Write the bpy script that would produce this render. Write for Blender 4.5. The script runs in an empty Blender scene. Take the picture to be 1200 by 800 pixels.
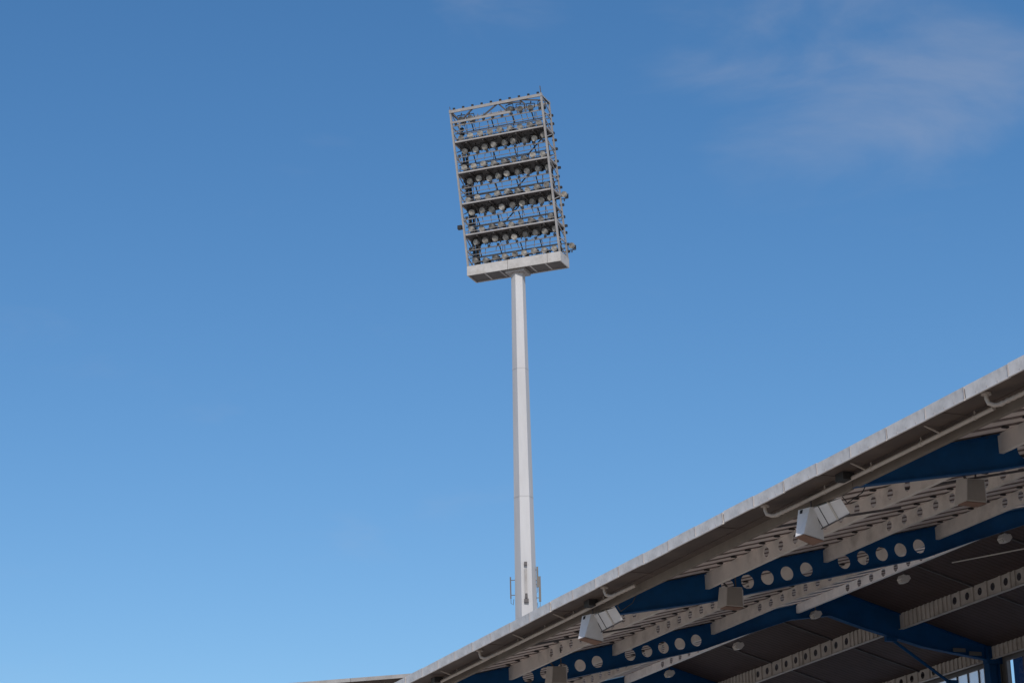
import bpy, math, random
from mathutils import Vector, Matrix
random.seed(7)
SC = bpy.context.scene
COL = SC.collection
R = math.radians

# ---------------------------------------------------------------- camera
EYE = 1.7
cam_d = bpy.data.cameras.new("camera"); cam = bpy.data.objects.new("camera", cam_d); COL.objects.link(cam)
SC.camera = cam
cam_d.sensor_width = 36.0; cam_d.lens = 2708.35 * 36.0 / 1200.0
cam_d.clip_start = 0.5; cam_d.clip_end = 6000
az, pit, rol = R(22.52515), R(18.45748), R(-1.34378)
fw = Vector((math.sin(az)*math.cos(pit), math.cos(az)*math.cos(pit), math.sin(pit)))
rt = fw.cross(Vector((0, 0, 1))).normalized(); up = rt.cross(fw)
rt2 = rt*math.cos(rol) + up*math.sin(rol); up2 = -rt*math.sin(rol) + up*math.cos(rol)
M = Matrix((rt2, up2, -fw)).transposed().to_4x4(); M.translation = (0, 0, EYE)
cam.matrix_world = M

# ---------------------------------------------------------------- sky and sun
SUN_EL, SUN_AZ = R(38), math.atan2(-0.29, -0.95)      # azimuth from +Y towards +X
w = bpy.data.worlds.new("World"); SC.world = w; w.use_nodes = True
nt = w.node_tree; nt.nodes.clear(); N = nt.nodes.new; L = nt.links.new
out = N('ShaderNodeOutputWorld'); bg = N('ShaderNodeBackground'); bg.inputs[1].default_value = 0.119
sky = N('ShaderNodeTexSky'); sky.sky_type = 'NISHITA'; sky.sun_disc = False
sky.sun_elevation = SUN_EL; sky.sun_rotation = SUN_AZ % (2*math.pi)
sky.altitude = 0; sky.air_density = 1.0; sky.dust_density = 0.9; sky.ozone_density = 2.5
tc = N('ShaderNodeTexCoord')
mp = N('ShaderNodeMapping'); mp.inputs['Scale'].default_value = (2.6, 2.6, 7.0); mp.inputs['Rotation'].default_value = (0.1, 0.35, 0.3)
ns = N('ShaderNodeTexNoise'); ns.inputs['Scale'].default_value = 3.4; ns.inputs['Detail'].default_value = 7; ns.inputs['Roughness'].default_value = 0.55
ns.inputs['Distortion'].default_value = 0.35
L(tc.outputs['Generated'], mp.inputs[0]); L(mp.outputs[0], ns.inputs['Vector'])
# cloud cover thickens towards the right and upwards (a bank of thin cloud beyond the frame)
dt = N('ShaderNodeVectorMath'); dt.operation = 'DOT_PRODUCT'; dt.inputs[1].default_value = (0.4746, 0.7583, 0.4470)
L(tc.outputs['Generated'], dt.inputs[0])
mr = N('ShaderNodeMapRange'); mr.interpolation_type = 'SMOOTHSTEP'
mr.inputs['From Min'].default_value = 0.9925; mr.inputs['From Max'].default_value = 1.0
mr.inputs['To Min'].default_value = 0.0; mr.inputs['To Max'].default_value = 0.33
L(dt.outputs['Value'], mr.inputs['Value'])
ad = N('ShaderNodeMath'); ad.operation = 'ADD'; L(ns.outputs['Fac'], ad.inputs[0])
dt2 = N('ShaderNodeVectorMath'); dt2.operation = 'DOT_PRODUCT'; dt2.inputs[1].default_value = (0.3404, 0.8210, 0.4583)
L(tc.outputs['Generated'], dt2.inputs[0])
mr2 = N('ShaderNodeMapRange'); mr2.interpolation_type = 'SMOOTHSTEP'
mr2.inputs['From Min'].default_value = 0.9988; mr2.inputs['From Max'].default_value = 1.0; mr2.inputs['To Max'].default_value = 0.22
L(dt2.outputs['Value'], mr2.inputs['Value'])
ad2 = N('ShaderNodeMath'); ad2.operation = 'ADD'; L(mr.outputs[0], ad2.inputs[0]); L(mr2.outputs[0], ad2.inputs[1]); L(ad2.outputs[0], ad.inputs[1])
cr = N('ShaderNodeMapRange'); cr.interpolation_type = 'SMOOTHSTEP'
cr.inputs['From Min'].default_value = 0.60; cr.inputs['From Max'].default_value = 1.10
cr.inputs['To Min'].default_value = 0.0; cr.inputs['To Max'].default_value = 0.36
L(ad.outputs[0], cr.inputs['Value'])
hs = N('ShaderNodeHueSaturation'); hs.inputs['Saturation'].default_value = 1.27; hs.inputs['Value'].default_value = 1.0
L(sky.outputs[0], hs.inputs['Color'])
mx = N('ShaderNodeMixRGB'); mx.inputs['Color2'].default_value = (3.8, 3.95, 4.5, 1)
L(cr.outputs[0], mx.inputs['Fac']); L(hs.outputs[0], mx.inputs['Color1'])
L(mx.outputs[0], bg.inputs[0]); L(bg.outputs[0], out.inputs[0])

sd = bpy.data.lights.new("sun", 'SUN'); sd.energy = 3.0; sd.angle = R(0.5); sd.color = (1.0, 0.95, 0.89)
so = bpy.data.objects.new("sun", sd); COL.objects.link(so)
sv = Vector((math.sin(SUN_AZ)*math.cos(SUN_EL), math.cos(SUN_AZ)*math.cos(SUN_EL), math.sin(SUN_EL)))
so.rotation_euler = sv.to_track_quat('Z', 'Y').to_euler(); so.location = (0, 0, 80)
SC.view_settings.view_transform = 'Standard'; SC.view_settings.look = 'None'
SC.view_settings.exposure = 0.0; SC.view_settings.gamma = 1.0

# ---------------------------------------------------------------- materials
def mat(name, base, var=0.12, rough=0.6, metal=0.0, scale=3.0, bump=0.0, streak=False, spec=0.4, dirt=None, dirt_amt=0.0, coat=0):
    m = bpy.data.materials.new(name); m.use_nodes = True
    t = m.node_tree; n = t.nodes.new; l = t.links.new
    b = t.nodes['Principled BSDF']
    b.inputs['Roughness'].default_value = rough; b.inputs['Metallic'].default_value = metal
    b.inputs['Specular IOR Level'].default_value = spec
    c = n('ShaderNodeTexCoord'); mpn = n('ShaderNodeMapping'); l(c.outputs['Object'], mpn.inputs[0])
    if streak: mpn.inputs['Scale'].default_value = (1, 1, 0.12)
    a = n('ShaderNodeTexNoise'); a.inputs['Scale'].default_value = scale; a.inputs['Detail'].default_value = 8; a.inputs['Roughness'].default_value = 0.65
    l(mpn.outputs[0], a.inputs['Vector'])
    r = n('ShaderNodeMapRange'); r.inputs['From Min'].default_value = 0.3; r.inputs['From Max'].default_value = 0.7
    r.inputs['To Min'].default_value = 1-var; r.inputs['To Max'].default_value = 1+var
    l(a.outputs['Fac'], r.inputs['Value'])
    # every copy a slightly different tone
    oi = n('ShaderNodeObjectInfo'); r2 = n('ShaderNodeMapRange'); r2.inputs['To Min'].default_value = 1-var*0.45; r2.inputs['To Max'].default_value = 1+var*0.45
    l(oi.outputs['Random'], r2.inputs['Value'])
    mu = n('ShaderNodeMath'); mu.operation = 'MULTIPLY'; l(r.outputs[0], mu.inputs[0]); l(r2.outputs[0], mu.inputs[1])
    sc_ = n('ShaderNodeVectorMath'); sc_.operation = 'SCALE'; sc_.inputs[0].default_value = base; l(mu.outputs[0], sc_.inputs['Scale'])
    col = sc_.outputs[0]
    if dirt:
        d = n('ShaderNodeTexNoise'); d.inputs['Scale'].default_value = scale*0.55; d.inputs['Detail'].default_value = 10; d.inputs['Roughness'].default_value = 0.7
        l(mpn.outputs[0], d.inputs['Vector'])
        dr = n('ShaderNodeMapRange'); dr.inputs['From Min'].default_value = 0.5; dr.inputs['From Max'].default_value = 0.72; dr.inputs['To Max'].default_value = dirt_amt
        l(d.outputs['Fac'], dr.inputs['Value'])
        mm = n('ShaderNodeMixRGB'); mm.inputs['Color2'].default_value = (*dirt, 1); l(dr.outputs[0], mm.inputs['Fac']); l(col, mm.inputs['Color1']); col = mm.outputs[0]
    l(col, b.inputs['Base Color'])
    if bump:
        bp = n('ShaderNodeBump'); bp.inputs['Strength'].default_value = bump; bp.inputs['Distance'].default_value = 0.02
        l(a.outputs['Fac'], bp.inputs['Height']); l(bp.outputs[0], b.inputs['Normal'])
    return m

M_BEIGE = mat('purlin_paint', (0.68, 0.62, 0.565), 0.08, 0.55, dirt=(0.22, 0.17, 0.13), dirt_amt=0.45, scale=2.0)
M_WHITE = mat('white_purlin_paint', (0.90, 0.88, 0.87), 0.07, 0.5, dirt=(0.35, 0.32, 0.3), dirt_amt=0.3)
M_BLUE = mat('blue_girder_paint', (0.003, 0.062, 0.18), 0.16, 0.6, scale=1.3, spec=0.2, dirt=(0.008, 0.035, 0.08), dirt_amt=0.4)
M_DECK = mat('roof_sheet_metal', (0.66, 0.565, 0.515), 0.13, 0.55, scale=2.5, dirt=(0.2, 0.15, 0.13), dirt_amt=0.5)
M_RIBSHADE = mat('shaded_rib_web', (0.20, 0.155, 0.14), 0.15, 0.8)  # shade between the roof ribs, put into the colour of their webs
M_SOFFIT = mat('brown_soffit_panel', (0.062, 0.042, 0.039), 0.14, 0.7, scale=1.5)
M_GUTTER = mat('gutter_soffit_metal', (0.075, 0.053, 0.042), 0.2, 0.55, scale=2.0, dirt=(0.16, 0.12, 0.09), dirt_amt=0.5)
M_EAVE = mat('eave_beam_paint', (0.155, 0.125, 0.10), 0.14, 0.6, scale=2.0)
M_FASCIA = mat('fascia_metal', (0.63, 0.59, 0.565), 0.12, 0.45, scale=3.5, dirt=(0.30, 0.27, 0.25), dirt_amt=0.6, streak=False)
M_PIPE = mat('pipe_plastic', (0.37, 0.315, 0.27), 0.10, 0.4, dirt=(0.25, 0.2, 0.17), dirt_amt=0.5)
M_DARK = mat('dark_fitting', (0.022, 0.02, 0.02), 0.3, 0.6)
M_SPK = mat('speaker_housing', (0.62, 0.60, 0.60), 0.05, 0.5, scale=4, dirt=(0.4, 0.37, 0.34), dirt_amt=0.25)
M_SPKB = mat('underside_shade', (0.20, 0.115, 0.08), 0.12, 0.7)  # dim brown ground bounce, put into the colour of the undersides
M_BOX = mat('beige_box_housing', (0.46, 0.42, 0.38), 0.07, 0.6, scale=4)
M_LAMP = mat('lamp_housing', (0.60, 0.55, 0.50), 0.1, 0.5)
M_POLE = mat('galvanised_pole', (0.41, 0.405, 0.41), 0.13, 0.5, metal=0.0, scale=0.9, dirt=(0.45, 0.43, 0.43), dirt_amt=0.4, streak=True)
M_FRAME = mat('head_frame_steel', (0.31, 0.295, 0.285), 0.16, 0.5, scale=2.5, dirt=(0.25, 0.2, 0.17), dirt_amt=0.6)
M_LBODY = mat('lamp_body', (0.26, 0.245, 0.23), 0.4, 0.5)
M_RAIL = mat('thin_rail_steel', (0.20, 0.185, 0.175), 0.3, 0.5, scale=2)
M_QP = mat('rear_purlin_darker', (0.50, 0.45, 0.40), 0.1, 0.6, scale=2.0, dirt=(0.2, 0.16, 0.12), dirt_amt=0.5)  # purlin colour darkened for the rear lines
M_FRONTSHADE = mat('box_front_shade', (0.27, 0.235, 0.205), 0.08, 0.7)  # shade of the box's front side, put into a darker colour
M_JOINT = mat('joint_seal', (0.36, 0.33, 0.32), 0.1, 0.7)
M_TRAY = mat('tray_steel', (0.42, 0.40, 0.38), 0.14, 0.5, scale=2.5, dirt=(0.28, 0.24, 0.2), dirt_amt=0.6)
M_GRATE = mat('platform_steel', (0.085, 0.075, 0.07), 0.2, 0.6, scale=4)
M_REFL = mat('lamp_glass', (0.24, 0.225, 0.20), 0.7, 0.25, scale=5, spec=0.6)
M_CAB = mat('winter_steel', (0.09, 0.08, 0.08), 0.2, 0.6)
M_GROUND = mat('pale_bounce_ground', (0.52, 0.47, 0.41), 0.12, 0.9, scale=0.3)  # unseen ground, made pale to bounce light up under the roof
M_CONC = mat('terrace_concrete', (0.46, 0.41, 0.36), 0.15, 0.85, scale=0.8)
M_WALL = mat('rear_wall_cladding', (0.14, 0.13, 0.12), 0.1, 0.7)
M_WFR = mat('window_frame_metal', (0.16, 0.16, 0.165), 0.1, 0.45)
def glass(name, tint, transp, transl, tr=(0.92, 0.93, 0.95)):
    m = bpy.data.materials.new(name); m.use_nodes = True; t = m.node_tree; t.nodes.clear(); n = t.nodes.new; l = t.links.new
    o = n('ShaderNodeOutputMaterial'); a = n('ShaderNodeBsdfTransparent'); a.inputs[0].default_value = (*tint, 1)
    b = n('ShaderNodeBsdfTranslucent'); b.inputs[0].default_value = (*tr, 1)
    g = n('ShaderNodeBsdfGlossy'); g.inputs['Roughness'].default_value = 0.05
    no = n('ShaderNodeTexNoise'); no.inputs['Scale'].default_value = 1.5
    rr = n('ShaderNodeMapRange'); rr.inputs['To Min'].default_value = transl-0.1; rr.inputs['To Max'].default_value = transl+0.1
    l(no.outputs['Fac'], rr.inputs['Value'])
    m1 = n('ShaderNodeMixShader'); l(rr.outputs[0], m1.inputs[0]); l(a.outputs[0], m1.inputs[1]); l(b.outputs[0], m1.inputs[2])
    m2 = n('ShaderNodeMixShader'); m2.inputs[0].default_value = 0.06; l(m1.outputs[0], m2.inputs[1]); l(g.outputs[0], m2.inputs[2])
    l(m2.outputs[0], o.inputs[0]); return m
M_ADDLIGHT = glass('added_light_strip', (0.5, 0.45, 0.4), 0.08, 0.95, (0.50, 0.45, 0.41))  # for a translucent roof strip added to brighten the ridge purlin
M_GLASS = glass('milky_glass', (0.97, 0.98, 1.0), 0.5, 0.6)
M_GLASSB = glass('blue_glass', (0.07, 0.13, 0.21), 0.5, 0.08)

# ---------------------------------------------------------------- mesh helpers
class MB:
    def __init__(s): s.v = []; s.f = []; s.m = []
    def add(s, vs, fs, mi=0):
        o = len(s.v); s.v += [tuple(v) for v in vs]; s.f += [tuple(i+o for i in f) for f in fs]; s.m += [mi]*len(fs)
    def hexa(s, b, t, mi=0):
        s.add(list(b)+list(t), [(3, 2, 1, 0), (4, 5, 6, 7), (0, 1, 5, 4), (1, 2, 6, 5), (2, 3, 7, 6), (3, 0, 4, 7)], mi)
    def box(s, x0, x1, y0, y1, z0, z1, mi=0):
        s.hexa([(x0, y0, z0), (x1, y0, z0), (x1, y1, z0), (x0, y1, z0)], [(x0, y0, z1), (x1, y0, z1), (x1, y1, z1), (x0, y1, z1)], mi)
    def bar(s, p, q, w, h=None, upv=(0, 0, 1), mi=0):
        h = h or w; p = Vector(p); q = Vector(q); d = (q-p).normalized(); u = Vector(upv)
        if abs(d.dot(u)) > 0.98: u = Vector((1, 0, 0))
        a = d.cross(u).normalized()*w/2; b = a.cross(d).normalized()*h/2
        s.hexa([p-a-b, p+a-b, p+a+b, p-a+b], [q-a-b, q+a-b, q+a+b, q-a+b], mi)
    def tube(s, pts, r, n=8, mi=0, caps=True):
        pts = [Vector(p) for p in pts]; rs = r if isinstance(r, (list, tuple)) else [r]*len(pts)
        o = len(s.v); prev = None
        for i, p in enumerate(pts):
            d = (pts[min(i+1, len(pts)-1)]-pts[max(i-1, 0)]).normalized()
            if prev is None:
                u = Vector((0, 0, 1)) if abs(d.z) < 0.9 else Vector((1, 0, 0)); a = d.cross(u).normalized()
            else: a = (prev - d*prev.dot(d)).normalized()
            prev = a; b = d.cross(a)
            for k in range(n):
                t = 2*math.pi*k/n; s.v.append(tuple(p+a*rs[i]*math.cos(t)+b*rs[i]*math.sin(t)))
        for i in range(len(pts)-1):
            for k in range(n):
                s.f.append((o+i*n+k, o+i*n+(k+1) % n, o+(i+1)*n+(k+1) % n, o+(i+1)*n+k)); s.m.append(mi)
        if caps:
            s.f.append(tuple(o+k for k in range(n))[::-1]); s.m.append(mi)
            s.f.append(tuple(o+(len(pts)-1)*n+k for k in range(n))); s.m.append(mi)
    def mesh(s, name, mats):
        me = bpy.data.meshes.new(name); me.from_pydata(s.v, [], s.f)
        for m in (mats if isinstance(mats, (list, tuple)) else [mats]): me.materials.append(m)
        me.polygons.foreach_set('material_index', s.m); me.update(); return me
    def build(s, name, mats, parent=None, loc=(0, 0, 0)):
        return inst(name, s.mesh(name, mats), parent, loc)
def inst(name, me, parent=None, loc=(0, 0, 0)):
    o = bpy.data.objects.new(name, me); COL.objects.link(o); o.parent = parent; o.location = loc; return o
def thing(name, label, cat, loc=(0, 0, 0), group=None):
    o = bpy.data.objects.new(name, None); COL.objects.link(o); o.location = loc; tag(o, label, cat, group); return o
def tag(o, label, cat, group=None):
    o['label'] = label; o['category'] = cat
    if group: o['group'] = group
def copy_thing(r, loc, label):
    c = r.copy(); COL.objects.link(c); c.location = loc; c['label'] = label
    for ch in list(r.children):
        d = ch.copy(); COL.objects.link(d); d.parent = c
        for g in list(ch.children):
            e = g.copy(); COL.objects.link(e); e.parent = d
    return c

def plate(mb, us, lo, hi, holes, to3, th, rad=None, n=20, mi=0):
    """plate in (u,v) from lo(u) to hi(u); holes: list of (u, v, r); to3(u, v, side) maps to space"""
    cuts = set(us)
    for (hu, hv, r) in holes: cuts |= {round(hu-r*1.35, 5), round(hu+r*1.35, 5)}
    cuts = sorted(cuts)
    cuts = [c for c in cuts if us[0]-1e-6 <= c <= us[-1]+1e-6]
    for a, b in zip(cuts[:-1], cuts[1:]):
        if b-a < 1e-5: continue
        hole = next((h for h in holes if abs((a+b)/2-h[0]) < h[2]*0.5), None)
        P = [(a, lo(a)), (b, lo(b)), (b, hi(b)), (a, hi(a))]
        if not hole:
            mb.add([to3(u, v, s) for s in (0, 1) for u, v in P], [(3, 2, 1, 0), (4, 5, 6, 7), (0, 1, 5, 4), (2, 3, 7, 6)], mi); continue
        hu, hv, r = hole
        angs = sorted([2*math.pi*k/n for k in range(n)] + [math.atan2(v-hv, u-hu) % (2*math.pi) for u, v in P])
        inn = []; outp = []
        for t in angs:
            c, s_ = math.cos(t), math.sin(t); inn.append((hu+r*c, hv+r*s_)); best = None
            for i in range(4):
                (x1, y1), (x2, y2) = P[i], P[(i+1) % 4]; ex, ey = x2-x1, y2-y1
                den = c*ey - s_*ex
                if abs(den) < 1e-9: continue
                tt = ((x1-hu)*ey-(y1-hv)*ex)/den; k_ = ((x1-hu)*s_-(y1-hv)*c)/den
                if tt > 0 and -1e-6 <= k_ <= 1+1e-6 and (best is None or tt < best): best = tt
            outp.append((hu+best*c, hv+best*s_))
        m_ = len(angs); vs = [to3(u, v, s) for s in (0, 1) for u, v in inn+outp]; fs = []
        for k in range(m_):
            j = (k+1) % m_
            fs += [(k, m_+k, m_+j, j)[::-1], (2*m_+k, 3*m_+k, 3*m_+j, 2*m_+j), (k, j, 2*m_+j, 2*m_+k), (m_+k, 3*m_+k, 3*m_+j, m_+j)]
        mb.add(vs, fs, mi)

def interp(tab):
    def f(x):
        if x <= tab[0][0]: return tab[0][1]
        for (a, za), (b, zb) in zip(tab[:-1], tab[1:]):
            if x <= b: return za+(zb-za)*(x-a)/(b-a)
        return tab[-1][1]
    return f

# ---------------------------------------------------------------- ground
g = MB(); g.add([(-3000, -3000, 0), (3000, -3000, 0), (3000, 3000, 0), (-3000, 3000, 0)], [(0, 1, 2, 3)])
o = g.build('ground', M_GROUND); o['kind'] = 'structure'
# ================================================================ GRANDSTAND
Y0, S = 40.2026, 14.0028
E_ = EYE
XR = 40.5; ZR = 13.6 + 0.25*(XR-27.9)
front = lambda x: 13.6 + 0.25*(x-27.9) + E_
def roofz(x): return front(x) if x <= XR else ZR + E_ - 0.275*(x-XR)
I0, I1 = -3, 3
stand = thing('grandstand', 'long grandstand with blue holed roof girders and beige corrugated roof underside rising to the right', 'grandstand', (35, Y0+S, 0))
OX, OY = 35.0, Y0+S
def P_(name, mesh_, x=0, y=0, z=0, parent=None):            # place part in world coordinates under the stand
    o = inst(name, mesh_, parent or stand, (x, y, z) if parent else (x-OX, y-OY, z)); return o

# --- girders
GT = interp([(24.26, front(24.26)-0.012), (XR, ZR+E_-0.012), (46.0, roofz(46.0)-0.012)])
GB = interp([(24.26, 12.14+E_), (27.9, 12.80+E_), (34.9, 14.51+E_), (36.4, 15.06+E_), (38.3, 15.71+E_), (39.8, 15.93+E_), (41.1, 15.58+E_), (43.4, 15.05+E_), (46.0, 14.72+E_)])
kn = [24.26, 27.9, 31.5, 34.9, 36.4, 38.3, 39.8, XR, 41.1, 43.4, 46.0]
gh = [(28.58+0.613*k, 0, 0.20) for k in range(5)] + [(32.23+0.613*k, 0, 0.20) for k in range(5)]
gh = [(u, GB(u)+0.44*(GT(u)-GB(u)), r) for u, v, r in gh]
mw = MB(); plate(mw, kn, lambda u: GB(u)+0.02, lambda u: GT(u)-0.02, gh, lambda u, v, s: (u, -0.014 if s == 0 else 0.014, v), 0.02, n=24)
me_web = mw.mesh('girder', M_BLUE)
def flange(Z, sgn):
    m = MB()
    for a, b in zip(kn[:-1], kn[1:]):
        z0, z1 = Z(a), Z(b)
        lo_, hi_ = (0, 0.025) if sgn > 0 else (-0.025, 0)
        m.hexa([(a, -0.12, z0+lo_), (b, -0.12, z1+lo_), (b, 0.12, z1+lo_), (a, 0.12, z0+lo_)], [(a, -0.12, z0+hi_), (b, -0.12, z1+hi_), (b, 0.12, z1+hi_), (a, 0.12, z0+hi_)])
    return m.mesh('girder_flange', M_BLUE)
me_fb = flange(GB, 1); me_ft = flange(GT, -1)
PX = [27.9, 31.58, 35.24, 38.54]; PH = [0.425, 0.37, 0.385, 0.30]
# columns and knee braces of the girders
for i in range(I0, I1+1):
    y = Y0+S*i
    gd = P_('girder', me_web, 0, y, 0)
    inst('girder_flange', me_fb, gd); inst('girder_flange', me_ft, gd)
    c = MB(); c.box(46.03, 46.45, -0.02, 0.02, 0, 15.1+E_); c.box(45.98, 46.60, -0.14, 0.14, 14.60+E_, roofz(46.0)-0.03); c.box(46.02, 46.05, -0.16, 0.16, 0, 15.08+E_); c.box(46.43, 46.46, -0.16, 0.16, 0, 15.08+E_)
    c = P_('column', bpy.data.meshes.get('column') or c.mesh('column', M_BLUE), 0, y, 0)
    b = MB(); b.tube([(42.15, 0, 15.32+E_), (44.55, 0, 13.80+E_), (46.0, 0, 12.9+E_)], 0.055, 8); b.box(42.0, 42.4, -0.08, 0.08, 15.18+E_, 15.33+E_); b.box(44.35, 44.75, -0.07, 0.07, 13.7+E_, 13.95+E_)
    P_('knee_brace', bpy.data.meshes.get('knee_brace') or b.mesh('knee_brace', M_BLUE), 0, y, 0)
    # end plate and short fitting plates near the column
    e = MB(); e.box(44.6, 45.1, -0.17, -0.13, 14.93+E_, 15.06+E_); e.box(45.25, 45.75, -0.17, -0.13, 14.84+E_, 14.97+E_)
    P_('splice_plate', bpy.data.meshes.get('splice_plate') or e.mesh('splice_plate', M_WALL), 0, y, 0)

# --- purlins, one mesh per line, one object per bay (far face of girder i+1 to near face of girder i)
HO = [3.5+0.757*k for k in range(10)]        # hole positions measured from the far girder towards the near one
def purlin_mesh(x, top, h, mtl, nm, ribbed=False, stub=0.0):
    m = MB(); y1 = S-0.02; y0 = 0.02
    holes = [(S-a, top-h*0.46, 0.13) for a in HO]
    plate(m, [y0, y1], lambda u: top-h, lambda u: top, holes, lambda u, v, s: (x+(0 if s == 0 else 0.008), u, v), 0.01, n=16)
    m.box(x+0.008, x+0.11, y0, y1, top-h, top-h+0.01); m.box(x+0.008, x+0.11, y0, y1, top-0.01, top)
    m.box(x+0.10, x+0.11, y0, y1, top-h+0.01, top-h+0.04)
    if ribbed:
        k = 0.14
        while k < S-0.3:
            if all(abs(k+0.07-(S-a)) > 0.22 for a in HO): m.hexa([(x-0.05, k, top-h), (x, k, top-h), (x, k+0.16, top-h), (x-0.05, k+0.10, top-h)], [(x-0.05, k, top), (x, k, top), (x, k+0.16, top), (x-0.05, k+0.10, top)])
            k += 0.27
        m.box(x-0.09, x+0.0, y0, y1, top-h-0.012, top-h-0.001)
    return m.mesh(nm, mtl)
lines = []
for x, h in zip(PX, PH): lines.append((x, front(x)-0.002, h, M_WHITE if x > 38 else M_BEIGE, False))
lines.append((42.62, roofz(42.62)-0.003, 0.54, M_QP, True)); lines.append((46.2, roofz(46.2)-0.003, 0.43, M_QP, True))
for x, t, h, mt, rb in lines:
    nm = 'ribbed_purlin' if rb else 'purlin'
    me = purlin_mesh(x, t, h, mt, nm, rb)
    for i in range(I0, I1):
        o = P_(nm, me, 0, Y0+S*i, 0)
        if mt is M_WHITE: o['label'] = 'white painted ridge purlin'

# --- roof sheets (front slope): one trapezoid rib each
pitch = S/18
def sheet_mesh(x0, x1, zf, mtl, nm, prof, lift=0.0, dark=()):
    m = MB(); n = len(prof); vs = []
    for x in (x0, x1):
        for (u, v) in prof: vs.append((x, u, zf(x)+v+lift))
        for (u, v) in prof: vs.append((x, u, zf(x)+v+lift+0.006))
    fs = []
    for k in range(n-1):
        fs += [(k, k+1, 2*n+k+1, 2*n+k), (n+k, 3*n+k, 3*n+k+1, n+k+1)]
        fs += [(k, n+k, n+k+1, k+1), (2*n+k, 2*n+k+1, 3*n+k+1, 3*n+k)]
    m.add(vs, fs)
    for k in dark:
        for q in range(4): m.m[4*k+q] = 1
    return m.mesh(nm, mtl)
prof = [(0, 0.0), (0.47, 0.0), (0.53, 0.24), (0.68, 0.24), (pitch-0.012, 0.0), (pitch-0.004, 0.0)]
me_sh = sheet_mesh(24.30, 37.2, front, [M_DECK, M_RIBSHADE], 'roof_sheet', prof, 0.003, (2, 3))
me_s2h = sheet_mesh(38.5, XR-0.02, front, [M_DECK, M_RIBSHADE], 'roof_sheet', prof, 0.003, (2, 3))
me_addlight = sheet_mesh(37.2, 38.5, front, M_ADDLIGHT, 'added_light_sheet', prof, 0.003)  # added strip, lets light down onto the ridge purlin
for i in range(I0, I1):
    for k in range(18):
        P_('roof_sheet', me_sh, 0, Y0+S*i+k*pitch, 0); P_('added_light_sheet', me_addlight, 0, Y0+S*i+k*pitch, 0); P_('ridge_sheet', me_s2h, 0, Y0+S*i+k*pitch, 0)
# --- rear soffit panels: three per bay, ribbed finely
sp = S/3; pr = []
k = 0.0; pr = [(0.03, 0.0)]
while k < sp-0.3:
    pr += [(k+0.10, 0.0), (k+0.13, 0.012), (k+0.22, 0.012), (k+0.25, 0.0)]; k += 0.26
pr += [(sp-0.03, 0.0)]
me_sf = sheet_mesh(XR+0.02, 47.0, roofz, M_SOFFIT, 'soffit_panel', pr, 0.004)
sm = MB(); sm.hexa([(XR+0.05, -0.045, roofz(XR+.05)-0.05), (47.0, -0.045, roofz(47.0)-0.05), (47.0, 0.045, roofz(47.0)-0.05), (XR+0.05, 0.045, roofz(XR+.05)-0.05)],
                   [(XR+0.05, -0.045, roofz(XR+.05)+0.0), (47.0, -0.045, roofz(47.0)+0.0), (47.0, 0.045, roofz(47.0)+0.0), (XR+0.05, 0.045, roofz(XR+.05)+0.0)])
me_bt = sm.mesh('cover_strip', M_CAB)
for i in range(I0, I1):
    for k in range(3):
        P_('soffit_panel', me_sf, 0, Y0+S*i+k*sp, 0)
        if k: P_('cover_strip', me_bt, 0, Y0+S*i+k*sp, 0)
rc = MB(); rc.box(XR-0.12, XR+0.12, 0.13, S-0.13, ZR+E_-0.035, ZR+E_+0.27)
me_rc = rc.mesh('ridge_cap', M_SOFFIT)
for i in range(I0, I1): P_('ridge_cap', me_rc, 0, Y0+S*i, 0)
# fastener clips along the sheets
cl = MB()
for i in range(I0, I1):
    for k in range(18):
        y = Y0+S*i+k*pitch-OY
        for x in (26.4, 27.55, 31.2, 34.9):
            cl.box(x-OX-0.07, x-OX+0.07, y+pitch-0.10, y+pitch-0.01, front(x)-0.03, front(x)-0.001)
o = cl.build('sheet_fasteners', M_DARK, stand); o['kind'] = 'stuff'

# --- eave: fascia panels, gutter soffit, eave beam
FX = 23.40
YE0, YE1 = Y0+S*I0, Y0+S*I1+0.3
fp = S/10
fm = MB(); fm.hexa([(FX, 0.002, 12.33+E_), (FX+0.05, 0.002, 12.33+E_), (FX+0.05, fp-0.002, 12.33+E_), (FX, fp-0.002, 12.33+E_)],
                   [(FX-0.012, 0.002, 12.575+E_), (FX+0.05, 0.002, 12.585+E_), (FX+0.05, fp-0.002, 12.585+E_), (FX-0.012, fp-0.002, 12.575+E_)])
fm.box(FX-0.02, FX+0.02, 0.0, fp, 12.315+E_, 12.335+E_)
fm.box(FX-0.018, FX-0.0005, -0.009, 0.009, 12.34+E_, 12.57+E_, 1)
for q in (0.35, 0.70, 1.05): fm.box(FX-0.016, FX-0.0005, q-0.008, q+0.008, 12.36+E_, 12.376+E_, 1)
me_fa = fm.mesh('fascia_panel', [M_FASCIA, M_JOINT])
for i in range(I0*10, I1*10):
    jit = random.uniform(-0.001, 0.001)
    o = P_('fascia_panel', me_fa, jit, Y0+fp*i, random.uniform(-0.008, 0.008)); o.rotation_euler.x = random.uniform(-0.003, 0.003)
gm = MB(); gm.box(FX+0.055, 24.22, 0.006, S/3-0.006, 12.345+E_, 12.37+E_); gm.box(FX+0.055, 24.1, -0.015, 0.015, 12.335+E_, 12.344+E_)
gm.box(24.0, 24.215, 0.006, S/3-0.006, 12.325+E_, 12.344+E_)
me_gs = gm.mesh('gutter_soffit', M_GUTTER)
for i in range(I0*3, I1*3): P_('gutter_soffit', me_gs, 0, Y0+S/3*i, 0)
em = MB(); em.box(24.235, 24.25, 0.01, S-0.01, 12.13+E_, 12.60+E_); em.box(24.25, 24.34, 0.13, S-0.13, 12.13+E_, 12.145+E_)
me_eb = em.mesh('eave_beam', M_EAVE)
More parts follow.
